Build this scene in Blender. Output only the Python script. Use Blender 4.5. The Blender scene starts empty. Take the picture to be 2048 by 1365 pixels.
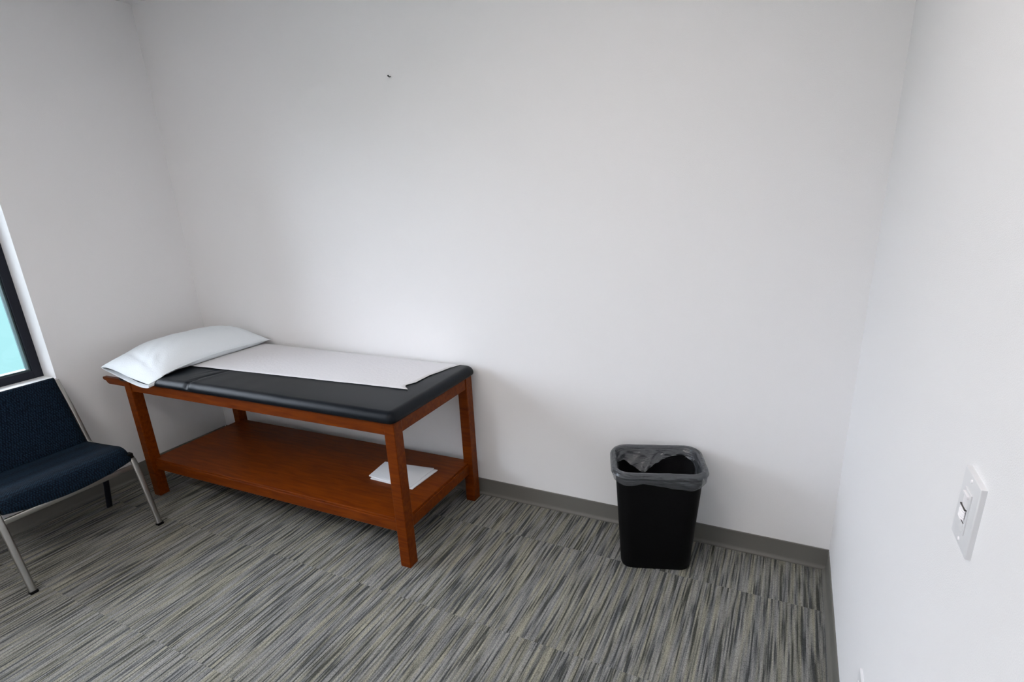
import bpy, bmesh, math, random
from mathutils import Vector, Matrix, noise
random.seed(7)
S = bpy.context.scene
C = S.collection
PI = math.pi

# ---------------------------------------------------------------- helpers
def obj(name, bm, m, parent=None, smooth=False, auto=None):
    me = bpy.data.meshes.new(name)
    bmesh.ops.recalc_face_normals(bm, faces=bm.faces[:])
    bm.to_mesh(me); bm.free()
    o = bpy.data.objects.new(name, me); C.objects.link(o)
    if m: me.materials.append(m)
    if smooth:
        for p in me.polygons: p.use_smooth = True
    if auto is not None:
        me.set_sharp_from_angle(angle=math.radians(auto))
        for p in me.polygons: p.use_smooth = True
    if parent:
        o.parent = parent
        o.matrix_parent_inverse = Matrix.Translation(-Vector(parent.location)) if False else parent_inv(parent)
    return o

def parent_inv(p):
    return (Matrix.LocRotScale(p.location, p.rotation_euler, None)).inverted()

def tag(o, label, cat, group=None):
    o['label'] = label; o['category'] = cat
    if group: o['group'] = group
    return o

def thing(name, label, cat, loc):
    o = bpy.data.objects.new(name, None); C.objects.link(o)
    o.location = loc; o.empty_display_size = .1
    return tag(o, label, cat)

def struct(name, bm, m, **k):
    o = obj(name, bm, m, **k); o['kind'] = 'structure'; return o

def box(bm, a, b, bev=0, seg=2):
    r = bmesh.ops.create_cube(bm, size=1)
    vs = r['verts']
    for v in vs:
        v.co = Vector([a[i] + (v.co[i] + .5) * (b[i] - a[i]) for i in range(3)])
    if bev:
        es = list({e for v in vs for e in v.link_edges})
        bmesh.ops.bevel(bm, geom=es, offset=bev, segments=seg, profile=.5, affect='EDGES')
    return bm

def B(a, b, bev=0, seg=2):
    return box(bmesh.new(), a, b, bev, seg)

def sweep(bm, path, prof, up=Vector((0, 1, 0)), cap=True):
    """prof: list of (a,b) in the frame (side, normal); side = up axis."""
    rings = []
    n = len(path)
    for i, p in enumerate(path):
        p = Vector(p)
        t = (Vector(path[min(i + 1, n - 1)]) - Vector(path[max(i - 1, 0)])).normalized()
        s = (up - t * up.dot(t)).normalized(); nn = t.cross(s)
        rings.append([bm.verts.new(p + s * a + nn * b) for a, b in prof])
    m = len(prof)
    for i in range(n - 1):
        for j in range(m):
            bm.faces.new([rings[i][j], rings[i][(j + 1) % m], rings[i + 1][(j + 1) % m], rings[i + 1][j]])
    if cap:
        bm.faces.new(rings[0][::-1]); bm.faces.new(rings[-1])
    return bm

def rrect(w, h, r, n=4):
    pts = []
    for cx, cy, a0 in ((w/2-r, h/2-r, 0), (-w/2+r, h/2-r, 90), (-w/2+r, -h/2+r, 180), (w/2-r, -h/2+r, 270)):
        for k in range(n + 1):
            a = math.radians(a0 + 90*k/n)
            pts.append((cx + r*math.cos(a), cy + r*math.sin(a)))
    return pts

def smooth_path(pts, n=8):
    """Catmull-Rom through pts"""
    P = [Vector(p) for p in pts]; P = [2*P[0]-P[1]] + P + [2*P[-1]-P[-2]]
    out = []
    for i in range(1, len(P) - 2):
        for k in range(n):
            t = k / n
            a, b, c, d = P[i-1], P[i], P[i+1], P[i+2]
            out.append(.5*((2*b) + (c-a)*t + (2*a-5*b+4*c-d)*t*t + (3*b-a-3*c+d)*t**3))
    out.append(P[-2]); return out

def lerp(tab, t):
    """tab: list of (t, v...) piecewise smooth interpolation"""
    if t <= tab[0][0]: return tab[0][1:]
    for a, b in zip(tab, tab[1:]):
        if t <= b[0]:
            u = (t-a[0])/(b[0]-a[0])
            return tuple(x+(y-x)*u for x, y in zip(a[1:], b[1:]))
    return tab[-1][1:]

# ---------------------------------------------------------------- materials
def nt(name):
    m = bpy.data.materials.new(name); m.use_nodes = True
    t = m.node_tree; t.nodes.clear()
    o = t.nodes.new('ShaderNodeOutputMaterial'); b = t.nodes.new('ShaderNodeBsdfPrincipled')
    t.links.new(b.outputs[0], o.inputs[0])
    return m, t, b

def node(t, k, **kw):
    n = t.nodes.new(k)
    for a, v in kw.items(): setattr(n, a, v)
    return n

def plain(name, col, rough=.5, metal=0, spec=.5, bump=None, coat=0):
    """bump=(scale, distance)"""
    m, t, b = nt(name)
    b.inputs['Base Color'].default_value = (*col, 1)
    b.inputs['Roughness'].default_value = rough
    b.inputs['Metallic'].default_value = metal
    b.inputs['Specular IOR Level'].default_value = spec
    if coat:
        b.inputs['Coat Weight'].default_value = coat; b.inputs['Coat Roughness'].default_value = .25
    if bump:
        tc = node(t, 'ShaderNodeTexCoord'); nz = node(t, 'ShaderNodeTexNoise'); bp = node(t, 'ShaderNodeBump')
        nz.inputs['Scale'].default_value = bump[0]; nz.inputs['Detail'].default_value = 4
        bp.inputs['Distance'].default_value = bump[1]
        t.links.new(tc.outputs['Object'], nz.inputs['Vector']); t.links.new(nz.outputs[0], bp.inputs['Height'])
        t.links.new(bp.outputs[0], b.inputs['Normal'])
    return m

WALL = plain('painted_drywall', (.875, .867, .872), .55, spec=.3, bump=(420, .0006))
CEIL = plain('ceiling_paint', (.89, .89, .89), .8, spec=.2, bump=(150, .001))
RUBBER = plain('cove_base_rubber', (.155, .15, .135), .5, spec=.4, bump=(300, .0003))
VINYL = plain('black_vinyl', (.0042, .0062, .0092), .34, spec=.13, bump=(700, .0004))
PLASTIC = plain('black_plastic', (.0025, .0025, .003), .5, spec=.12, bump=(500, .0002))
STEEL = plain('brushed_steel', (.40, .395, .37), .34, metal=1, bump=(400, .0002))
BRONZE_LEGSHADE = plain('dark_bronze_aluminium_and_leg_shade', (.010, .012, .020), .5, spec=.25)  # window frame's own colour, also shade painted on the chair's rear legs
GASKET = plain('grey_green_gasket', (.05, .08, .085), .4)
PAPER = plain('exam_paper_white', (.74, .73, .75), .75, spec=.2, bump=(60, .002))
CASE = plain('white_pillowcase_fabric', (.85, .90, .94), .85, spec=.1, bump=(140, .0012))
CLOTH = plain('folded_white_cloth', (.82, .84, .87), .85, spec=.1, bump=(200, .0008))
DEVICE = plain('white_device_plastic', (.77, .77, .785), .3, spec=.5)
DEVLIGHT = plain('white_ribbed_lens_plastic', (.88, .86, .88), .3, spec=.5)
SLOT = plain('dark_slot', (.06, .055, .05), .6)
NAIL = plain('dark_nail_metal', (.03, .03, .03), .5, metal=.6)
SILL = plain('white_sill_paint', (.85, .85, .85), .4, spec=.4)

def wood():
    m, t, b = nt('cherry_stained_wood')
    tc = node(t, 'ShaderNodeTexCoord'); mp = node(t, 'ShaderNodeMapping'); mp.inputs['Scale'].default_value = (3, 26, 26)
    nz = node(t, 'ShaderNodeTexNoise'); nz.inputs['Scale'].default_value = 2.2; nz.inputs['Detail'].default_value = 6; nz.inputs['Distortion'].default_value = .6
    cr = node(t, 'ShaderNodeValToRGB')
    cr.color_ramp.elements[0].position = .25; cr.color_ramp.elements[0].color = (.088, .0135, .0006, 1)
    cr.color_ramp.elements[1].position = .78; cr.color_ramp.elements[1].color = (.195, .0395, .0013, 1)
    t.links.new(tc.outputs['Object'], mp.inputs[0]); t.links.new(mp.outputs[0], nz.inputs['Vector'])
    t.links.new(nz.outputs[0], cr.inputs[0]); t.links.new(cr.outputs[0], b.inputs['Base Color'])
    b.inputs['Roughness'].default_value = .40; b.inputs['Specular IOR Level'].default_value = .14
    return m
WOOD = wood()

def fabric():
    m, t, b = nt('navy_woven_upholstery')
    tc = node(t, 'ShaderNodeTexCoord'); mp = node(t, 'ShaderNodeMapping')
    mp.inputs['Rotation'].default_value = (0, 0, PI/4)
    vo = node(t, 'ShaderNodeTexVoronoi'); vo.inputs['Scale'].default_value = 125; vo.inputs['Randomness'].default_value = .35
    cr = node(t, 'ShaderNodeValToRGB')
    cr.color_ramp.elements[0].color = (.010, .028, .050, 1); cr.color_ramp.elements[1].color = (.0012, .004, .010, 1)
    cr.color_ramp.elements[0].position = .15; cr.color_ramp.elements[1].position = .62
    bp = node(t, 'ShaderNodeBump'); bp.inputs['Distance'].default_value = .003; bp.invert = True
    t.links.new(tc.outputs['Object'], mp.inputs[0]); t.links.new(mp.outputs[0], vo.inputs['Vector'])
    t.links.new(vo.outputs['Distance'], cr.inputs[0]); t.links.new(cr.outputs[0], b.inputs['Base Color'])
    t.links.new(vo.outputs['Distance'], bp.inputs['Height']); t.links.new(bp.outputs[0], b.inputs['Normal'])
    b.inputs['Roughness'].default_value = .8; b.inputs['Specular IOR Level'].default_value = .1
    b.inputs['Sheen Weight'].default_value = .03; b.inputs['Sheen Tint'].default_value = (.4, .6, .8, 1)
    return m
FABRIC = fabric()

TILE = .594
def carpet():
    m, t, b = nt('striped_carpet_tile')
    L = t.links.new
    tc = node(t, 'ShaderNodeTexCoord'); sep = node(t, 'ShaderNodeSeparateXYZ')
    L(tc.outputs['Object'], sep.inputs[0])
    def math_(op, a, b_=None):
        n = node(t, 'ShaderNodeMath', operation=op)
        for i, v in enumerate((a, b_)):
            if v is None: continue
            if isinstance(v, (int, float)): n.inputs[i].default_value = v
            else: L(v, n.inputs[i])
        return n.outputs[0]
    tx = math_('FLOOR', math_('DIVIDE', math_('ADD', sep.outputs[0], .03), TILE))
    ty = math_('FLOOR', math_('DIVIDE', math_('ADD', sep.outputs[1], .294), TILE))
    cmb = node(t, 'ShaderNodeCombineXYZ'); L(tx, cmb.inputs[0]); L(ty, cmb.inputs[1])
    wn = node(t, 'ShaderNodeTexWhiteNoise', noise_dimensions='3D'); L(cmb.outputs[0], wn.inputs['Vector'])
    off = node(t, 'ShaderNodeVectorMath', operation='SCALE'); L(wn.outputs['Color'], off.inputs[0]); off.inputs['Scale'].default_value = 40
    pos = node(t, 'ShaderNodeVectorMath', operation='ADD'); L(tc.outputs['Object'], pos.inputs[0]); L(off.outputs[0], pos.inputs[1])
    # snap x to yarn rows so the streaks are made of discrete yarns
    def streak(sx, sy, detail, rough=.5):
        mp = node(t, 'ShaderNodeMapping'); mp.inputs['Scale'].default_value = (sx, sy, 1)
        L(pos.outputs[0], mp.inputs[0])
        nz = node(t, 'ShaderNodeTexNoise', noise_dimensions='2D'); nz.inputs['Scale'].default_value = 1
        nz.inputs['Detail'].default_value = detail; nz.inputs['Roughness'].default_value = rough
        L(mp.outputs[0], nz.inputs['Vector']); return nz.outputs[0]
    # discrete yarn rows: every row keeps its own run of light and dark lengths
    sp = node(t, 'ShaderNodeSeparateXYZ'); L(pos.outputs[0], sp.inputs[0])
    def yarn(pitch, fy, seed):
        k = math_('FLOOR', math_('DIVIDE', sp.outputs[0], pitch))
        cb = node(t, 'ShaderNodeCombineXYZ'); L(math_('MULTIPLY', k, 7.37), cb.inputs[0]); L(math_('ADD', math_('MULTIPLY', sp.outputs[1], fy), seed), cb.inputs[1])
        nz = node(t, 'ShaderNodeTexNoise', noise_dimensions='2D'); nz.inputs['Scale'].default_value = 1; nz.inputs['Detail'].default_value = 1
        L(cb.outputs[0], nz.inputs['Vector']); return nz.outputs[0]
    y1_ = yarn(.0052, 5, 0); y2_ = yarn(.0085, 3.4, 31); a = streak(105, 3.4, 1)
    s = math_('ADD', math_('MULTIPLY', y1_, .40), math_('ADD', math_('MULTIPLY', y2_, .25), math_('MULTIPLY', a, .35)))
    cr = node(t, 'ShaderNodeValToRGB'); e = cr.color_ramp.elements
    e[0].position = .39; e[0].color = (.072, .075, .071, 1)
    e[1].position = .62; e[1].color = (.37, .36, .315, 1)
    for p_, c_ in ((.445, (.150, .153, .144)), (.49, (.240, .239, .219)), (.56, (.302, .296, .264))):
        n = e.new(p_); n.color = (*c_, 1)
    L(s, cr.inputs[0])
    # yarn-colour drift: bluish and straw tints
    h = streak(45, 1.6, 1)
    tint = node(t, 'ShaderNodeValToRGB'); e = tint.color_ramp.elements
    e[0].position = .36; e[0].color = (.96, .975, 1.05, 1); e[1].position = .66; e[1].color = (1.04, 1.02, .92, 1)
    n = e.new(.5); n.color = (1, 1, 1, 1)
    L(h, tint.inputs[0])
    mul = node(t, 'ShaderNodeMix', data_type='RGBA', blend_type='MULTIPLY'); mul.inputs[0].default_value = 1
    L(cr.outputs[0], mul.inputs[6]); L(tint.outputs[0], mul.inputs[7])
    # loop pile grain
    vo = node(t, 'ShaderNodeTexVoronoi'); vo.inputs['Scale'].default_value = 260; vo.inputs['Randomness'].default_value = .8
    L(tc.outputs['Object'], vo.inputs['Vector'])
    gr = node(t, 'ShaderNodeMapRange'); gr.inputs['From Min'].default_value = 0; gr.inputs['From Max'].default_value = .9
    gr.inputs['To Min'].default_value = 1.22; gr.inputs['To Max'].default_value = .62
    L(vo.outputs['Distance'], gr.inputs['Value'])
    mul2 = node(t, 'ShaderNodeMix', data_type='RGBA', blend_type='MULTIPLY'); mul2.inputs[0].default_value = 1
    L(mul.outputs[2], mul2.inputs[6]); L(gr.outputs[0], mul2.inputs[7])
    L(mul2.outputs[2], b.inputs['Base Color'])
    hgt = math_('ADD', math_('MULTIPLY', s, 1.6), math_('MULTIPLY', vo.outputs['Distance'], -.8))
    bp = node(t, 'ShaderNodeBump'); bp.inputs['Distance'].default_value = .004; bp.inputs['Strength'].default_value = .8
    L(hgt, bp.inputs['Height']); L(bp.outputs[0], b.inputs['Normal'])
    b.inputs['Roughness'].default_value = .95; b.inputs['Specular IOR Level'].default_value = .1
    return m
CARPET = carpet()

def liner_mat(name, col, dens):
    m, t, b = nt(name)
    b.inputs['Base Color'].default_value = (*col, 1)
    b.inputs['Roughness'].default_value = .11; b.inputs['Specular IOR Level'].default_value = 1.0
    tr = node(t, 'ShaderNodeBsdfTransparent'); tr.inputs[0].default_value = (.78, .79, .80, 1)
    mx = node(t, 'ShaderNodeMixShader'); mx.inputs[0].default_value = dens
    o = [n for n in t.nodes if n.type == 'OUTPUT_MATERIAL'][0]
    t.links.new(tr.outputs[0], mx.inputs[1]); t.links.new(b.outputs[0], mx.inputs[2]); t.links.new(mx.outputs[0], o.inputs[0])
    tc = node(t, 'ShaderNodeTexCoord'); nz = node(t, 'ShaderNodeTexNoise'); bp = node(t, 'ShaderNodeBump')
    nz.inputs['Scale'].default_value = 1; nz.inputs['Detail'].default_value = 4; nz.inputs['Distortion'].default_value = 1.2
    bp.inputs['Distance'].default_value = .012; bp.inputs['Strength'].default_value = .6
    mp = node(t, 'ShaderNodeMapping'); mp.inputs['Rotation'].default_value = (0, .5, .3); mp.inputs['Scale'].default_value = (9, 30, 48)
    t.links.new(tc.outputs['Object'], mp.inputs[0]); t.links.new(mp.outputs[0], nz.inputs['Vector']); t.links.new(nz.outputs[0], bp.inputs['Height']); t.links.new(bp.outputs[0], b.inputs['Normal'])
    return m
LINER = liner_mat('smoky_gathered_film', (.10, .108, .12), .60)
LINER_CLEAR = liner_mat('smoky_clear_film', (.10, .10, .11), .12)

def glass_mat():
    m, t, b = nt('tinted_window_glass')
    o = [n for n in t.nodes if n.type == 'OUTPUT_MATERIAL'][0]; t.nodes.remove(b)
    tr = node(t, 'ShaderNodeBsdfTransparent'); tr.inputs[0].default_value = (.90, .96, .97, 1)
    gl = node(t, 'ShaderNodeBsdfGlossy'); gl.inputs['Roughness'].default_value = .02
    fr = node(t, 'ShaderNodeFresnel'); fr.inputs[0].default_value = 1.3
    mx = node(t, 'ShaderNodeMixShader')
    t.links.new(fr.outputs[0], mx.inputs[0]); t.links.new(tr.outputs[0], mx.inputs[1]); t.links.new(gl.outputs[0], mx.inputs[2])
    t.links.new(mx.outputs[0], o.inputs[0])
    return m
GLASS = glass_mat()

def emit(name, col, s):
    m, t, b = nt(name)
    b.inputs['Base Color'].default_value = (.9, .9, .9, 1)
    b.inputs['Emission Color'].default_value = (*col, 1); b.inputs['Emission Strength'].default_value = s
    return m

# ---------------------------------------------------------------- room (back-right floor corner at the origin)
XL, YF, HC = -3.8725, -3.75, 2.768
BH = .0968
struct('floor', B((XL - .2, YF - .12, -.1), (.12, .12, 0)), CARPET)
struct('ceiling', B((XL - .2, YF - .12, HC), (.12, .12, HC + .1)), CEIL)
struct('wall_back', B((XL - .2, 0, 0), (.12, .12, HC)), WALL)
struct('wall_right', B((0, YF - .12, 0), (.12, 0, HC)), WALL)
struct('wall_front', B((XL - .2, YF - .12, 0), (0, YF, HC)), WALL)
WY0, WY1, WZ0, WZ1 = -2.75, -.921, .755, 2.25     # window opening
bm = bmesh.new()
box(bm, (XL - .2, WY1, 0), (XL, 0, HC)); box(bm, (XL - .2, YF, 0), (XL, WY0, HC))
box(bm, (XL - .2, WY0, 0), (XL, WY1, WZ0)); box(bm, (XL - .2, WY0, WZ1), (XL, WY1, HC))
struct('wall_left', bm, WALL)
# sill board
struct('trim_1', B((-3.998, WY0, WZ0), (XL + .004, WY1, .761), .001), SILL)

# cove base: tall face, small toe at the floor
def cove(name, p0, p1, nrm):
    bm = bmesh.new(); n = Vector(nrm)
    prof = [(0, 0), (0, BH), (.003, BH), (.005, BH - .002), (.005, .020), (.0062, .014), (.009, .0105), (.0165, .0065), (.0175, .0055), (.0175, 0)]
    rows = []
    for p in (Vector(p0), Vector(p1)):
        rows.append([bm.verts.new(p + n * d + Vector((0, 0, z))) for d, z in prof])
    k = len(prof)
    for j in range(k):
        bm.faces.new([rows[0][j], rows[0][(j+1) % k], rows[1][(j+1) % k], rows[1][j]])
    bm.faces.new(rows[0][::-1]); bm.faces.new(rows[1])
    return struct(name, bm, RUBBER, auto=40)
cove('baseboard_back', (XL, 0, 0), (0, 0, 0), (0, -1, 0))
cove('baseboard_left', (XL, YF, 0), (XL, -.0165, 0), (1, 0, 0))
cove('baseboard_right', (0, YF, 0), (0, -.0165, 0), (-1, 0, 0))
cove('baseboard_front', (XL + .0165, YF, 0), (-.0165, YF, 0), (0, 1, 0))

# window: outer frame, sash bead, pane
w = bpy.data.objects.new('window_1', None); C.objects.link(w); w.location = (-4.02, (WY0 + WY1)/2, .761); w['kind'] = 'structure'
def ring(bm, x0, x1, y0, y1, z0, z1, t, bev=.002):
    box(bm, (x0, y0, z0), (x1, y0 + t, z1), bev); box(bm, (x0, y1 - t, z0), (x1, y1, z1), bev)
    box(bm, (x0, y0 + t, z0), (x1, y1 - t, z0 + t), bev); box(bm, (x0, y0 + t, z1 - t), (x1, y1 - t, z1), bev)
bm = bmesh.new(); ring(bm, -4.072, -4.0, WY0, WY1, .761, WZ1, .044); obj('window_frame', bm, BRONZE_LEGSHADE, w)
bm = bmesh.new(); ring(bm, -4.060, -4.014, WY0 + .044, WY1 - .044, .805, WZ1 - .044, .009); obj('glazing_bead', bm, GASKET, w)
obj('pane', B((-4.046, WY0 + .051, .812), (-4.040, WY1 - .051, WZ1 - .051)), GLASS, w)

# ---------------------------------------------------------------- treatment table
TX0, TX1, TYF, TYB = -3.5735, -1.717, -.7169, -.0397
TA = .0191                                           # slight turn against the wall
LW, LD = .054, .0596
ZT, ZA, ZS, ZB = .7294, .6645, .2318, .1678
table = thing('treatment_table', 'cherry wood treatment table with black vinyl top and lower shelf against back wall', 'table', (TX1, TYB, 0))
def TP(bm):
    """turn table geometry about its back right leg"""
    bmesh.ops.rotate(bm, verts=bm.verts[:], cent=(TX1, TYB, 0), matrix=Matrix.Rotation(TA, 3, 'Z')); return bm
for lx, ly in ((TX0, TYF), (TX1 - LW, TYF), (TX0, TYB - LD), (TX1 - LW, TYB - LD)):
    obj('leg', TP(B((lx, ly, 0), (lx + LW, ly + LD, ZT), .003)), WOOD, table)
e = .005
obj('front_apron', TP(B((TX0 + LW, TYF + e, ZA), (TX1 - LW, TYF + e + .022, ZT), .0015)), WOOD, table)
obj('back_apron', TP(B((TX0 + LW, TYB - e - .022, ZA), (TX1 - LW, TYB - e, ZT), .0015)), WOOD, table)
obj('end_apron', TP(B((TX1 - e - .022, TYF + LD, ZA), (TX1 - e, TYB - LD, ZT), .0015)), WOOD, table)
obj('end_apron', TP(B((TX0 + e, TYF + LD, ZA), (TX0 + e + .022, TYB - LD, ZT), .0015)), WOOD, table)
# lower shelf: board with a stepped lip over rails
sh = .0228
bm = bmesh.new()
box(bm, (TX0 + sh + .006, TYF + sh + .008, ZS - .016), (TX1 - sh - .008, TYB - sh, ZS), .0025)
obj('shelf', TP(bm), WOOD, table)
obj('shelf_rail', TP(B((TX0 + LW, TYF + sh, ZB), (TX1 - LW, TYF + sh + .020, ZS - .0085), .003)), WOOD, table)
obj('shelf_rail', TP(B((TX0 + LW, TYB - sh - .020, ZB), (TX1 - LW, TYB - sh, ZS - .0165), .0025)), WOOD, table)
obj('shelf_rail', TP(B((TX1 - sh - .020, TYF + LD, ZB), (TX1 - sh, TYB - LD, ZS - .0085), .003)), WOOD, table)
obj('shelf_rail', TP(B((TX0 + sh, TYF + LD, ZB), (TX0 + sh + .020, TYB - LD, ZS - .0085), .003)), WOOD, table)

def cushion(name, x0, x1, y0, y1, z0, z1, r, dome, sink=0.0):
    """upholstered slab: rolled upper edges, slight crown"""
    nx, ny = 40, 26
    bm = bmesh.new()
    def inset(t):                                    # t 0..1 from the bottom edge to the crown
        return t
    rows = []
    # profile from outer edge to inside, as (inset, z)
    prof = [(.006, z0), (.001, z0 + .006), (0, z0 + .014)]
    H = z1 - z0 - .014
    for k in range(1, 9):
        a = PI/2 * k/8
        prof.append((r*(1 - math.cos(a)), z0 + .014 + H*math.sin(a)))
    def loop(ins, z):
        hx, hy = (x1-x0)/2 - ins, (y1-y0)/2 - ins; rr = max(.028 - ins*.5, .008); cx, cy = (x0+x1)/2, (y0+y1)/2
        pts = []
        for (sx, sy, a0) in ((1, 1, 0), (-1, 1, 90), (-1, -1, 180), (1, -1, 270)):
            for k in range(5):
                a = math.radians(a0 + 22.5*k)
                pts.append((cx + sx*(hx-rr) + rr*math.cos(a), cy + sy*(hy-rr) + rr*math.sin(a)))
        # subdivide the straight runs
        out = []
        for i, p in enumerate(pts):
            q = pts[(i+1) % len(pts)]; out.append(p)
            if i % 5 == 4:
                n = 150 if abs(q[0]-p[0]) > .5 else 26
                for k in range(1, n): out.append((p[0]+(q[0]-p[0])*k/n, p[1]+(q[1]-p[1])*k/n))
        return [bm.verts.new((px, py, z)) for px, py in out]
    for ins, z in prof: rows.append(loop(ins, z))
    for s in (.15, .4, .7, .95):
        rows.append(loop(r + s*((y1-y0)/2 - r - .012), z1 + dome*(1-(1-s)**2)))
    m = len(rows[0])
    for a, b in zip(rows, rows[1:]):
        for j in range(m): bm.faces.new([a[j], a[(j+1) % m], b[(j+1) % m], b[j]])
    bm.faces.new(rows[0][::-1]); bm.faces.new(rows[-1])
    for v in bm.verts:                               # faint unevenness of stretched vinyl
        v.co.z += .0012*noise.noise(v.co*9) if v.co.z > z0 + .02 else 0
        gx = v.co.x + 2.998 - .03*max(0, (v.co.y + .66)/.1 if v.co.y < -.56 else 0)     # fold line between head and body sections
        gr = math.exp(-(gx/.011)**2) - .25*math.exp(-((gx-.03)/.02)**2)
        tot = min(1, max(0, (v.co.z - z0 - .006)/.02))
        v.co.z -= .0075*gr*tot
        if v.co.y < y0 + .03: v.co.y += .006*gr*tot
        if v.co.x < -3.0: v.co.z -= .003*tot
    return obj(name, TP(bm), VINYL, table, smooth=True)
PX0, PX1, PY0, PY1 = TX0 - .012, TX1 + .016, TYF - .022, TYB + .018
cushion('vinyl_pad', PX0, PX1, PY0, PY1, ZT, .779, .034, .003)
# paper-roll arms past the head end
for yy in (TYF + .002, TYB - .022):
    bm = bmesh.new()
    out = [(-3.573, .690), (-3.573, .7285), (-3.762, .7285), (-3.766, .722), (-3.763, .712), (-3.742, .7085), (-3.728, .694), (-3.715, .690)]
    f = [bm.verts.new((x, yy, z)) for x, z in out]; g = [bm.verts.new((x, yy + .02, z)) for x, z in out]
    n = len(out)
    for j in range(n): bm.faces.new([f[j], f[(j+1) % n], g[(j+1) % n], g[j]])
    bm.faces.new(f[::-1]); bm.faces.new(g)
    obj('paper_roll_arm', TP(bm), WOOD, table)

# exam paper lying on the pad, torn at the foot end
bm = bmesh.new()
def pad_z(x, y):
    d = min(y - PY0, PY1 - y)
    z = .7795 + .003*(1-max(0, 1-d/.37)**2)
    d2 = min(d, PX1 - x)
    if d2 < .036: z -= .036*(1-math.sqrt(max(0, 1-((.036-d2)/.036)**2)))
    return z
ys_edge = [(-.02, -1.765), (-.06, -1.772), (-.12, -1.793), (-.19, -1.805), (-.257, -1.823), (-.33, -1.824), (-.3826, -1.8245), (-.395, -1.838), (-.42, -1.8467), (-.440, -1.838), (-.452, -1.822), (-.4697, -1.8015)]
NX, NY = 60, 28
gridv = []
for j in range(NY + 1):
    row = []
    for i in range(NX + 1):
        s = j/NY; u = i/NX
        xe = lerp(ys_edge, 0) if False else None
        yb_, yf_r = -.022, -.4697
        yq = yb_ + (yf_r - yb_)*s
        # x of torn edge at this yq
        xr = None
        for a, b in zip(ys_edge, ys_edge[1:]):
            if b[0] <= yq <= a[0]:
                k = (a[0]-yq)/(a[0]-b[0]); xr = a[1]+(b[1]-a[1])*k; break
        if xr is None: xr = ys_edge[-1][1]
        x = xr + (-3.50 - xr)*u
        yfront = -.4697 + (-.556+.4697)*min(1, (x+1.8015)/(-3.25+1.8015)) if x < -1.8015 else -.4697
        y = yb_ + (yfront - yb_)*s
        z = pad_z(x, y) + .0016 + .0012*noise.noise(Vector((x*4, y*7, 1))) + .0015*max(0, 1-abs(s-1)*10)*abs(noise.noise(Vector((x*6, 0, 3))))
        row.append(bm.verts.new((x, y, z)))
    gridv.append(row)
for j in range(NY):
    for i in range(NX):
        bm.faces.new([gridv[j][i], gridv[j][i+1], gridv[j+1][i+1], gridv[j+1][i]])
o = obj('exam_paper', bm, PAPER, smooth=True)
md = o.modifiers.new('thickness', 'SOLIDIFY'); md.thickness = .0006; md.offset = 1
tag(o, 'long sheet of white exam paper covering the black vinyl table top', 'paper')

# pillow lying across the head end, open case end hanging over the front edge
# y, xl, zl, xr, zr, top, bottom
ST = [(-.022, -3.665, .803, -3.203, .802, .004, .002),
      (-.050, -3.690, .806, -3.204, .806, .042, .012),
      (-.110, -3.705, .812, -3.206, .809, .082, .022),
      (-.190, -3.712, .815, -3.206, .811, .096, .026),
      (-.360, -3.712, .818, -3.206, .818, .099, .030),
      (-.480, -3.712, .816, -3.204, .815, .101, .030),
      (-.580, -3.710, .812, -3.202, .809, .093, .026),
      (-.660, -3.706, .808, -3.205, .800, .074, .017),
      (-.710, -3.700, .806, -3.208, .791, .056, .012),
      (-.745, -3.694, .804, -3.216, .776, .044, .012),
      (-.768, -3.688, .803, -3.240, .760, .030, .010),
      (-.784, -3.678, .802, -3.268, .746, .006, .006)]
def pillow_pt(i, v, top):
    y, xl, zl, xr, zr, ht, hb = i
    x = xl + (xr-xl)*v
    s = 2*v-1
    sh_ = (1-abs(s)**2.6)
    base = zl + (zr-zl)*(v*v*(3-2*v) if y < -.70 else v)
    if top: z = base + ht*sh_**.8
    else: z = base - 1.9*hb*(1-abs(s)**5)**.7
    return Vector((x, y, z))
def interp(u):
    n = len(ST)-1; f = u*n; k = min(int(f), n-1); t = f-k
    a, b, c, d = ST[max(k-1, 0)], ST[k], ST[k+1], ST[min(k+2, n)]
    return tuple(.5*(2*q+(r_-p)*t+(2*p-5*q+4*r_-w_)*t*t+(3*q-p-3*r_+w_)*t**3) for p, q, r_, w_ in zip(a, b, c, d))
bm = bmesh.new(); NU, NV = 66, 40
T, Bt = [], []
for i in range(NU+1):
    st = interp(i/NU); rt, rb = [], []
    for j in range(NV+1):
        v = .5-.5*math.cos(PI*j/NV)*(1) if False else j/NV
        p = pillow_pt(st, v, True); q = pillow_pt(st, v, False)
        edge = 4*v*(1-v)
        wr = noise.noise(Vector((p.x*7, p.y*9, 2.3)))*.006*edge + noise.noise(Vector((p.x*16+p.y*9, p.y*3, 7)))*.004*edge
        wr += .005*edge*math.exp(-((v-.82)/.12)**2)*math.sin(p.y*95+3*v)*math.exp(-((p.y+.16)/.09)**2)
        wr += .0045*edge*math.exp(-((v-.80)/.10)**2)*math.exp(-((p.y+.665)/.05)**2)*math.sin(p.x*70+p.y*60)
        wr -= .007*edge*math.exp(-((p.y+.70+.10*(v-.5))/.016)**2)*(.3+v)
        p.z += wr
        if j == 0 or (j == NV and st[0] > -.66):
            m_ = bm.verts.new(p); rt.append(m_); rb.append(m_)
        else:
            if q.y > -.735: q.z = max(q.z, .7865)
            g = max(0, min(1, (-.66-q.y)/.11)); q.z -= .020*g*v**2.2
            if q.y > -.735: q.z = max(q.z, .7865)
            q.y = min(q.y, -.7455) if q.z < .783 else q.y
            rt.append(bm.verts.new(p))
            q.y -= .012*max(0, (i-NU+6)/6)*edge
            rb.append(bm.verts.new(q))
    T.append(rt); Bt.append(rb)
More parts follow.
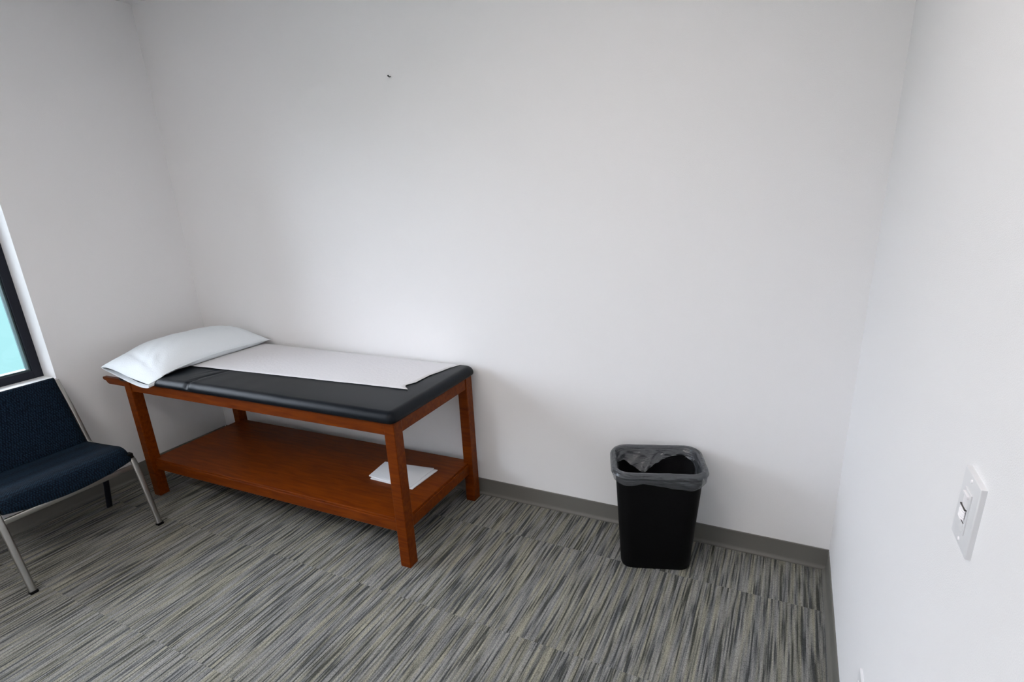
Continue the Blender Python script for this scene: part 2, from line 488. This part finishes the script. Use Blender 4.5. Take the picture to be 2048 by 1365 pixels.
for i in range(NU):
    for j in range(NV):
        if j == NV-1 and T[i+1][NV] is not Bt[i+1][NV]:
            bm.faces.new(list(dict.fromkeys([T[i][NV], T[i+1][NV], Bt[i+1][NV], Bt[i][NV]])))
        for G in (T, Bt):
            vs = [G[i][j], G[i][j+1], G[i+1][j+1], G[i+1][j]]
            if len(set(vs)) >= 3: bm.faces.new(list(dict.fromkeys(vs)))
# closed back end
for j in range(NV):
    vs = list(dict.fromkeys([T[0][j], T[0][j+1], Bt[0][j+1], Bt[0][j]]))
    if len(vs) >= 3: bm.faces.new(vs)
pil = obj('pillow', bm, CASE, smooth=True)
md = pil.modifiers.new('thickness', 'SOLIDIFY'); md.thickness = .0015; md.offset = -1
tag(pil, 'white pillow in a cotton case hanging over the head end of the treatment table', 'pillow')
# sewn seam along the foot side of the case
bm = bmesh.new()
path = []
for i in range(0, NU+1):
    st = interp(i/NU); path.append((st[3]+.001, st[0], st[4]))
sweep(bm, path, [(.0022*math.cos(a), .0022*math.sin(a)) for a in [k*PI/3 for k in range(6)]], up=Vector((0, 0, 1)))
obj('seam', bm, CASE, pil, smooth=True)

# two folded white cloths stacked on the shelf
def folded(name, pts, z0, th, label, fold):
    bm = bmesh.new()
    P = [Vector((x, y, 0)) for x, y in pts]
    N = 10
    def at(u, v): return P[0]*(1-u)*(1-v)+P[1]*u*(1-v)+P[2]*u*v+P[3]*(1-u)*v
    layers = []
    zz = [0, .12, .5, .88, 1]
    ins = [.01, .003, 0, .003, .01]
    for z, k in zip(zz, ins):
        ring_ = []
        for s in range(4*N):
            e_, f = divmod(s, N); f /= N
            u, v = [(f, 0), (1, f), (1-f, 1), (0, 1-f)][e_]
            u = k*.5+u*(1-k); v = k*.5+v*(1-k)
            p = at(u, v); ring_.append(bm.verts.new((p.x, p.y, z0+th*z+(.0006*noise.noise(Vector((p.x*30, p.y*30, z))) if 0 < z else 0))))
        layers.append(ring_)
    for a, b in zip(layers, layers[1:]):
        for s in range(4*N): bm.faces.new([a[s], a[(s+1) % (4*N)], b[(s+1) % (4*N)], b[s]])
    bm.faces.new(layers[0][::-1]); bm.faces.new(layers[-1])
    return tag(obj(name, bm, CLOTH, auto=50), label, 'cloth', 'folded cloths on the table shelf')
lo = [(-2.135, -.440), (-1.862, -.447), (-1.852, -.232), (-2.150, -.268)]
up = [(-2.152, -.430), (-1.875, -.452), (-1.872, -.236), (-2.172, -.272)]
folded('folded_cloth', lo, ZS + .0002, .007, 'lower of two folded white cloths stacked on the wooden table shelf', 0)
folded('folded_cloth', up, ZS + .0082, .007, 'upper of two folded white cloths stacked on the wooden table shelf', 0)

# ---------------------------------------------------------------- waste basket and its liner
BX, BY, BA, BZ = -.707, -.196, math.radians(18), .498
BR = Matrix.Translation((BX, BY, 0)) @ Matrix.Rotation(BA, 4, 'Z')
def bloop(bm, w_, d_, r, z, n=6, m=10):
    vs = []
    P = rrect(w_, d_, r, n)
    P2 = []
    for i, p in enumerate(P):
        q = P[(i+1) % len(P)]; P2.append(p)
        if i % (n+1) == n:
            for k in range(1, m): P2.append((p[0]+(q[0]-p[0])*k/m, p[1]+(q[1]-p[1])*k/m))
    for i, (a, b) in enumerate(P2):
        vs.append(bm.verts.new(BR @ Vector((a, b, z))))
    return vs
def loft(bm, L_, close=False):
    for a, b in zip(L_, L_[1:]):
        m = len(a)
        for j in range(m): bm.faces.new([a[j], a[(j+1) % m], b[(j+1) % m], b[j]])
basket = thing('waste_basket', 'tall black plastic waste basket standing by the back wall, right of the treatment table', 'bin', (BX, BY, 0))
WB, DB, WT, DT = .302, .205, .362, .258
bm = bmesh.new()
Ls = [bloop(bm, WB - .03, DB - .03, .03, .0, ), bloop(bm, WB - .008, DB - .008, .045, .003), bloop(bm, WB, DB, .05, .012)]
for k in range(1, 9):
    t = k/8; Ls.append(bloop(bm, WB+(WT-WB)*t, DB+(DT-DB)*t, .05+.008*t, .012+(BZ-.042)*t))
out_top = Ls[-1]
Ls.append(bloop(bm, WT-.006, DT-.006, .055, BZ-.03))
for k in range(7, -1, -1):
    t = k/8; Ls.append(bloop(bm, WB+(WT-WB)*t-.006, DB+(DT-DB)*t-.006, .047+.008*t, .016+(BZ-.046)*t))
loft(bm, Ls); bm.faces.new(Ls[0][::-1]); bm.faces.new(Ls[-1])
obj('bin_body', bm, PLASTIC, basket, auto=50)
bm = bmesh.new()                                     # rolled rim
rp = []
for k in range(9):
    a = PI*k/8
    rp.append((.011*(1-math.cos(a)) - .003, .012*math.sin(a)))
loft(bm, [bloop(bm, WT-.010, DT-.010, .055, BZ-.034)] + [bloop(bm, WT - .008 + 2*d, DT - .008 + 2*d, .058+d, BZ-.014+z) for d, z in rp] + [bloop(bm, WT+.030, DT+.030, .074, BZ-.022), bloop(bm, WT+.024, DT+.024, .071, BZ-.022), bloop(bm, WT+.022, DT+.022, .070, BZ-.016), bloop(bm, WT-.0, DT-.0, .06, BZ-.016)])
obj('rim', bm, PLASTIC, basket, auto=60)

# liner: gathered cuff over the rim with an uneven hem outside and a loose flap inside; clear bag below
def flap(a, b, w_, d_):
    """how far the gathered film reaches down inside, by place along the rim"""
    if b > .62*d_/2:
        return lerp([(-.19, .050), (-.15, .046), (-.11, .068), (-.07, .092), (-.035, .080), (0, .058), (.04, .044), (.08, .030), (.13, .024), (.19, .055)], a)[0]
    if a < -.8*w_/2: return .055 + .02*math.sin(b*40)
    if a > .8*w_/2: return .060 + .02*math.sin(b*55+1)
    return .030
bm = bmesh.new()
Lin = []
NI = 14
for k in range(NI, 0, -1):
    t = k/NI
    vs = bloop(bm, WT - .014, DT - .014, .055, BZ, 10, 40)
    for v in vs:
        p = BR.inverted() @ v.co
        dep = .008 + flap(p.x, p.y, WT, DT)*t
        c = Vector((-p.x, -p.y, 0)).normalized()
        p += c*(.06*dep + .010*t*abs(noise.noise(Vector((p.x*22, p.y*22, t*2)))))
        if p.y > .62*DT/2:
            p.y -= .040*t*t*math.exp(-((p.x+.05)/.06)**2) + .010*t
            p.y -= .012*t*max(0, math.sin(p.x*95 + 6*t))*(1 if p.x < .02 else .3)
        rg = 1 - abs(noise.noise(Vector((p.x*13 - dep*20, p.y*13, dep*14))))*2.4
        p += c*.006*max(0, rg)*min(1, t*2)
        p.z = BZ - dep
        v.co = BR @ p
    Lin.append(vs)
for k in range(15):
    a = PI*k/14
    d, z = .0135*(1-math.cos(a)) - .0045, .0145*math.sin(a)
    vs = bloop(bm, WT - .008 + 2*d, DT - .008 + 2*d, .058+d, BZ-.014+z, 10, 40)
    for v in vs:
        p = BR.inverted() @ v.co
        rg = 1 - abs(noise.noise(Vector((p.x*11, p.y*11, a*2.2 + p.x*6))))*2.2
        v.co += (BR.to_3x3() @ Vector((p.x, p.y, 0)).normalized())*.0030*max(-.4, rg)*math.sin(a)
        v.co.z += .0018*noise.noise(Vector((p.x*25, p.y*25, a*1.5)))
    Lin.append(vs)
HEM = 14
for k in range(1, HEM+1):
    t = k/HEM
    vs = bloop(bm, WT + .037, DT + .037, .074, BZ, 10, 40)
    for v in vs:
        p = BR.inverted() @ v.co
        a = max(-1.1, min(1.1, p.x/(WT/2)))           # -1 left .. 1 right
        if p.y < 0: hem = lerp([(-1.1, .036), (-.85, .046), (-.6, .040), (-.42, .030), (-.1, .042), (.3, .054), (.8, .064), (1.02, .060), (1.1, .050)], a)[0]
        else: hem = .045 + .010*a
        p.z = BZ - .016 - hem*t
        drop = BZ - p.z
        c = Vector((p.x, p.y, 0)).normalized()
        ins = .0085*min(1, max(0, (drop-.022)/.006)) + max(0, drop - .040)*.35
        r = .0030*noise.noise(Vector((p.x*26+p.y*8, p.z*30, 9)))*t + .0022*math.sin(p.x*80+p.z*110)*t*max(0, a)
        rg = 1 - abs(noise.noise(Vector((p.x*14 + p.z*22, p.y*10, p.z*16))))*2.5
        p += c*(r + .0020 + .0045*max(0, rg)*min(1, t*2.5)*(.5 + .5*max(0, a)) - ins)
        v.co = BR @ p
    Lin.append(vs)
loft(bm, Lin)
for v in bm.verts: v.co.y = min(v.co.y, -.004)        # the film rests against the wall here
o = obj('bin_liner', bm, LINER, smooth=True)
tag(o, 'translucent grey plastic liner bag folded over the rim of the black waste basket', 'bag')
bm = bmesh.new(); Lin = []
for k in range(11):
    dep = .012 + .30*k/10
    base = 1 - dep/BZ
    vs = bloop(bm, WB+(WT-WB)*base-.012, DB+(DT-DB)*base-.012, .05, BZ - dep)
    for v in vs:
        p = BR.inverted() @ v.co
        c = Vector((-p.x, -p.y, 0)).normalized()
        p += c*(.016*min(1, dep/.06)*max(0, noise.noise(Vector((p.x*20, p.y*20, dep*6)))))
        v.co = BR @ p
    Lin.append(vs)
loft(bm, Lin); bm.faces.new(Lin[-1])
obj('bag_body', bm, LINER_CLEAR, o, smooth=True)

# ---------------------------------------------------------------- chair
chair = thing('side_chair', 'armless chair with navy woven seat and steel frame under the window', 'chair', (-3.45, -1.24, 0))
CY0, CY1 = -1.53, -.945                               # outer legs
tube = rrect(.030, .016, .0075, 3)
for yy in (CY0, CY1):
    sgn = 1 if yy == CY1 else -1
    # front leg: foot, up, bend back into the side rail
    path = smooth_path([(-3.206, yy, .004), (-3.227, yy, .10), (-3.258, yy, .25), (-3.280, yy, .345), (-3.296, yy, .380), (-3.328, yy, .396), (-3.40, yy, .400)], 6)
    bm = bmesh.new(); sweep(bm, path, tube, up=Vector((0, 1, 0)))
    lg = obj('front_leg', bm, STEEL, chair, auto=50)
    obj('foot_cap', B((-3.219, yy - .016, 0), (-3.193, yy + .016, .012), .003), PLASTIC, lg)
    path = smooth_path([(-3.400, yy, .400), (-3.55, yy, .400), (-3.655, yy, .392)], 4)
    bm = bmesh.new(); sweep(bm, path, tube, up=Vector((0, 1, 0))); obj('side_rail', bm, STEEL, chair, auto=50)
    ub = yy + .004*sgn
    path = smooth_path([(-3.640, ub, .398), (-3.680, ub, .410), (-3.702, ub, .46), (-3.750, ub, .59), (-3.828, ub, .762)], 6)
    bm = bmesh.new(); sweep(bm, path, rrect(.021, .012, .003, 3), up=Vector((0, 1, 0))); obj('back_upright', bm, STEEL, chair, auto=50)
    path = [(-3.575, yy, .390), (-3.630, yy, .18), (-3.676, yy, .002)]
    bm = bmesh.new(); sweep(bm, path, tube, up=Vector((0, 1, 0))); lg = obj('rear_leg', bm, BRONZE_LEGSHADE, chair, auto=50)  # darker than the front legs: shadow under the seat put into the colour
    obj('rail_cap', B((-3.318, yy - .017 - .006*sgn, .386), (-3.284, yy + .013 - .006*sgn, .414), .004), PLASTIC, chair)
bm = B((-3.298, CY0 + .012, .326), (-3.282, CY1 - .012, .353), .004); obj('front_rail', bm, STEEL, chair, auto=50)
bm = B((-3.600, CY0 + .012, .335), (-3.585, CY1 - .012, .360), .004); obj('rear_rail', bm, STEEL, chair, auto=50)
def slab(name, prof, y0, y1, m, rnd=.012, sag=0):
    """closed xz profile extruded along y with rounded ends"""
    bm = bmesh.new(); c = Vector((sum(p[0] for p in prof)/len(prof), 0, sum(p[1] for p in prof)/len(prof)))
    ys = []
    for k in range(5):
        a = PI/2*k/4; ys.append((y0 + rnd*(1-math.sin(a)), rnd*(1-math.cos(PI/2-a)) if False else rnd*math.cos(a)))
    st = [(y, i) for y, i in ys] + [(y0+(y1-y0)*k/14, 0) for k in range(1, 14)] + [(y1-(y-y0), i) for y, i in ys[::-1]]
    rows = []
    n = len(prof)
    nor = []
    for j in range(n):
        a, b = prof[j-1], prof[(j+1) % n]
        d = Vector((b[0]-a[0], b[1]-a[1])).normalized(); nor.append((d.y, -d.x))
    area = sum(prof[j][0]*prof[(j+1) % n][1]-prof[(j+1) % n][0]*prof[j][1] for j in range(n))
    sg = 1 if area > 0 else -1
    for y, ins in st:
        v_ = (2*(y-y0)/(y1-y0)-1)**2
        rows.append([bm.verts.new((x - sg*nx*ins, y, z - sg*nz*ins - sag*(1-v_)*max(0, min(1, (.425-z)/.045)))) for (x, z), (nx, nz) in zip(prof, nor)])
    for a, b in zip(rows, rows[1:]):
        for j in range(n): bm.faces.new([a[j], a[(j+1) % n], b[(j+1) % n], b[j]])
    bm.faces.new(rows[0][::-1]); bm.faces.new(rows[-1])
    return obj(name, bm, m, chair, smooth=True)
def closed_smooth(pts, n=5):
    P = [Vector(p) for p in pts]; N = len(P); out = []
    for i in range(N):
        a, b, c, d = P[i-1], P[i], P[(i+1) % N], P[(i+2) % N]
        for k in range(n):
            t = k/n
            q = .5*((2*b)+(c-a)*t+(2*a-5*b+4*c-d)*t*t+(3*b-a-3*c+d)*t**3); out.append((q.x, q.y))
    return out
seat = closed_smooth([(-3.705, .420), (-3.62, .427), (-3.50, .435), (-3.42, .441), (-3.35, .446), (-3.306, .432), (-3.282, .402), (-3.279, .383), (-3.295, .372), (-3.34, .376), (-3.45, .386), (-3.62, .392), (-3.698, .402)])
slab('seat', seat, CY0 + .020, CY1 - .012, FABRIC, sag=.036)
back = closed_smooth([(-3.672, .425), (-3.700, .50), (-3.745, .62), (-3.785, .73), (-3.800, .772), (-3.812, .782), (-3.826, .776), (-3.822, .755), (-3.790, .66), (-3.745, .53), (-3.705, .425), (-3.690, .415)])
slab('backrest', back, CY0 + .014, CY1 - .014, FABRIC, .008)

# ---------------------------------------------------------------- wall devices on the right wall
sw = thing('light_switch', 'white wall switch with ribbed sensor lens on the right wall', 'switch', (0, -1.477, 1.155))
y0, y1, z0, z1, th = -1.5135, -1.4325, 1.0985, 1.2115, .0075
bm = bmesh.new()
a = [(-.0005, y0), (-.0005, y1)]
bm = B((-th, y0, z0), (0, y1, z1))
es = [e_ for e_ in bm.edges if all(v.co.x < -.001 for v in e_.verts)]
bmesh.ops.bevel(bm, geom=es, offset=.0022, segments=3, profile=.6, affect='EDGES')
obj('wall_plate', bm, DEVICE, sw, auto=40)
yc = (y0+y1)/2
ins = obj('sensor_body', B((-th - .002, yc - .0165, 1.122), (-th + .001, yc + .0165, 1.188), .0008), DEVICE, sw)
# curved lens: recessed window above, ribbed half below
bm = bmesh.new()
prof = []
nz = 30
rows = []
for k in range(nz+1):
    z = 1.145 + .036*k/nz
    row = []
    for q in range(9):
        t = q/8; y = yc - .012 + .024*t
        bul = .004*math.sqrt(max(0, 1-(2*t-1)**2*.9))
        rib = .0007*math.cos((z-1.145)/.0032*2*PI) if z < 1.160 else 0
        row.append(bm.verts.new((-th - .0018 - bul*(1 if z < 1.161 else .35) - rib, y, z)))
    rows.append(row)
for r0, r1 in zip(rows, rows[1:]):
    for q in range(8): bm.faces.new([r0[q], r0[q+1], r1[q+1], r1[q]])
obj('sensor_lens', bm, DEVLIGHT, sw, auto=60)
obj('lens_slot', B((-th - .0048, yc - .0125, 1.1608), (-th - .001, yc + .0125, 1.1622)), SLOT, sw)
obj('lens_hood', B((-th - .005, yc - .012, 1.1795), (-th - .001, yc + .012, 1.1840), .001), DEVLIGHT, sw)
obj('push_button', B((-th - .0035, yc - .012, 1.1255), (-th - .001, yc + .012, 1.1385), .0012), DEVICE, sw)
obj('button_slot', B((-th - .0026, yc - .0115, 1.1392), (-th - .001, yc + .0115, 1.1402)), SLOT, sw)
for zz in (1.1075, 1.2035):
    bm = bmesh.new()
    bmesh.ops.create_cone(bm, cap_ends=True, segments=14, radius1=.0034, radius2=.0026, depth=.0018, matrix=Matrix.Translation((-th - .0007, yc, zz)) @ Matrix.Rotation(-PI/2, 4, 'Y'))
    obj('screw', bm, DEVLIGHT, sw, auto=40)

oy0, oy1, oz0, oz1 = -1.075, -1.002, .292, .405
ou = thing('wall_outlet', 'white outlet plate low on the right wall, mostly below the frame', 'outlet', (0, (oy0+oy1)/2, (oz0+oz1)/2))
bm = B((-.0065, oy0, oz0), (0, oy1, oz1))
es = [e_ for e_ in bm.edges if all(v.co.x < -.001 for v in e_.verts)]
bmesh.ops.bevel(bm, geom=es, offset=.002, segments=3, profile=.6, affect='EDGES')
obj('wall_plate', bm, DEVICE, ou, auto=40)
yc = (oy0+oy1)/2
for zc in (.329, .368):
    rc = obj('receptacle', B((-.0085, yc - .0165, zc - .014), (-.006, yc + .0165, zc + .014), .001), DEVLIGHT, ou)
    for dy in (-.0065, .0065): obj('slot', B((-.0087, yc + dy - .001, zc - .002), (-.0080, yc + dy + .001, zc + .007)), SLOT, rc)

# picture nail left in the back wall
bm = bmesh.new()
bmesh.ops.create_cone(bm, cap_ends=True, segments=10, radius1=.0022, radius2=.0022, depth=.018, matrix=Matrix.Translation((-2.069, -.007, 2.1755)) @ Matrix.Rotation(PI/2 + .25, 4, 'X') @ Matrix.Rotation(.2, 4, 'Y'))
bmesh.ops.create_cone(bm, cap_ends=True, segments=10, radius1=.0040, radius2=.0040, depth=.002, matrix=Matrix.Translation((-2.071, -.0158, 2.178)) @ Matrix.Rotation(PI/2 + .25, 4, 'X'))
tag(obj('nail', bm, NAIL), 'small dark nail sticking out of the bare back wall above the table', 'nail')

# ---------------------------------------------------------------- lights
def troffer(x, y, lx, ly, power, col, label):
    t = thing('ceiling_light', label, 'light', (x, y, HC))
    bm = bmesh.new(); z0 = HC - .03
    ring_ = .03
    box(bm, (x-lx/2-ring_, y-ly/2-ring_, z0), (x-lx/2, y+ly/2+ring_, HC)); box(bm, (x+lx/2, y-ly/2-ring_, z0), (x+lx/2+ring_, y+ly/2+ring_, HC))
    box(bm, (x-lx/2, y-ly/2-ring_, z0), (x+lx/2, y-ly/2, HC)); box(bm, (x-lx/2, y+ly/2, z0), (x+lx/2, y+ly/2+ring_, HC))
    obj('housing', bm, DEVICE, t)
    obj('diffuser', B((x-lx/2, y-ly/2, HC - .02), (x+lx/2, y+ly/2, HC - .012)), emit('diffuser_glow', col, power), t)
    return t
troffer(-2.15, -2.85, 1.2, .6, 15.0, (1.0, .945, .92), 'white rectangular ceiling light panel in the middle of the ceiling')
troffer(-1.00, -1.45, .6, .6, 10.5, (1.0, .92, .87), 'white square ceiling light panel nearer the switch wall')

wd = bpy.data.worlds.new('sky'); S.world = wd; wd.use_nodes = True
wt = wd.node_tree; bg = wt.nodes['Background']
wtc = wt.nodes.new('ShaderNodeTexCoord'); wsp = wt.nodes.new('ShaderNodeSeparateXYZ'); wcr = wt.nodes.new('ShaderNodeValToRGB'); wmr = wt.nodes.new('ShaderNodeMapRange')
wmr.inputs['From Min'].default_value = -1; wmr.inputs['From Max'].default_value = 1
el = wcr.color_ramp.elements                      # grey glow added low down to brighten ceiling and upper walls, pale haze at the horizon, bright overcast sky above
el[0].position = .20; el[0].color = (.20, .20, .20, 1)
el[1].position = .56; el[1].color = (.95, .93, 1.04, 1)
for p_, c_ in ((.27, (.046, .079, .082)), (.49, (.046, .079, .082))):
    k_ = el.new(p_); k_.color = (*c_, 1)
wt.links.new(wtc.outputs['Generated'], wsp.inputs[0]); wt.links.new(wsp.outputs[2], wmr.inputs[0])
wt.links.new(wmr.outputs[0], wcr.inputs[0]); wt.links.new(wcr.outputs[0], bg.inputs[0])
bg.inputs[1].default_value = 13.5

# ---------------------------------------------------------------- camera
yaw, pitch, roll = .4715673, -.3190146, -.0482041
f = Vector((-math.sin(yaw)*math.cos(pitch), math.cos(yaw)*math.cos(pitch), math.sin(pitch)))
r = f.cross(Vector((0, 0, 1))).normalized(); u = r.cross(f)
r2 = r*math.cos(roll) + u*math.sin(roll); u2 = -r*math.sin(roll) + u*math.cos(roll)
cd = bpy.data.cameras.new('camera'); cam = bpy.data.objects.new('camera', cd); C.objects.link(cam)
M = Matrix((r2, u2, -f)).transposed().to_4x4(); M.translation = Vector((-.275926, -2.394738, 1.633684))
cam.matrix_world = M
cd.sensor_width = 36; cd.lens = 1103.878*36/2048; cd.shift_y = 64.497/2048; cd.clip_start = .02
S.camera = cam
S.view_settings.view_transform = 'Standard'; S.view_settings.look = 'None'
S.view_settings.gamma = 1; S.view_settings.exposure = -.09; S.view_settings.use_curve_mapping = False
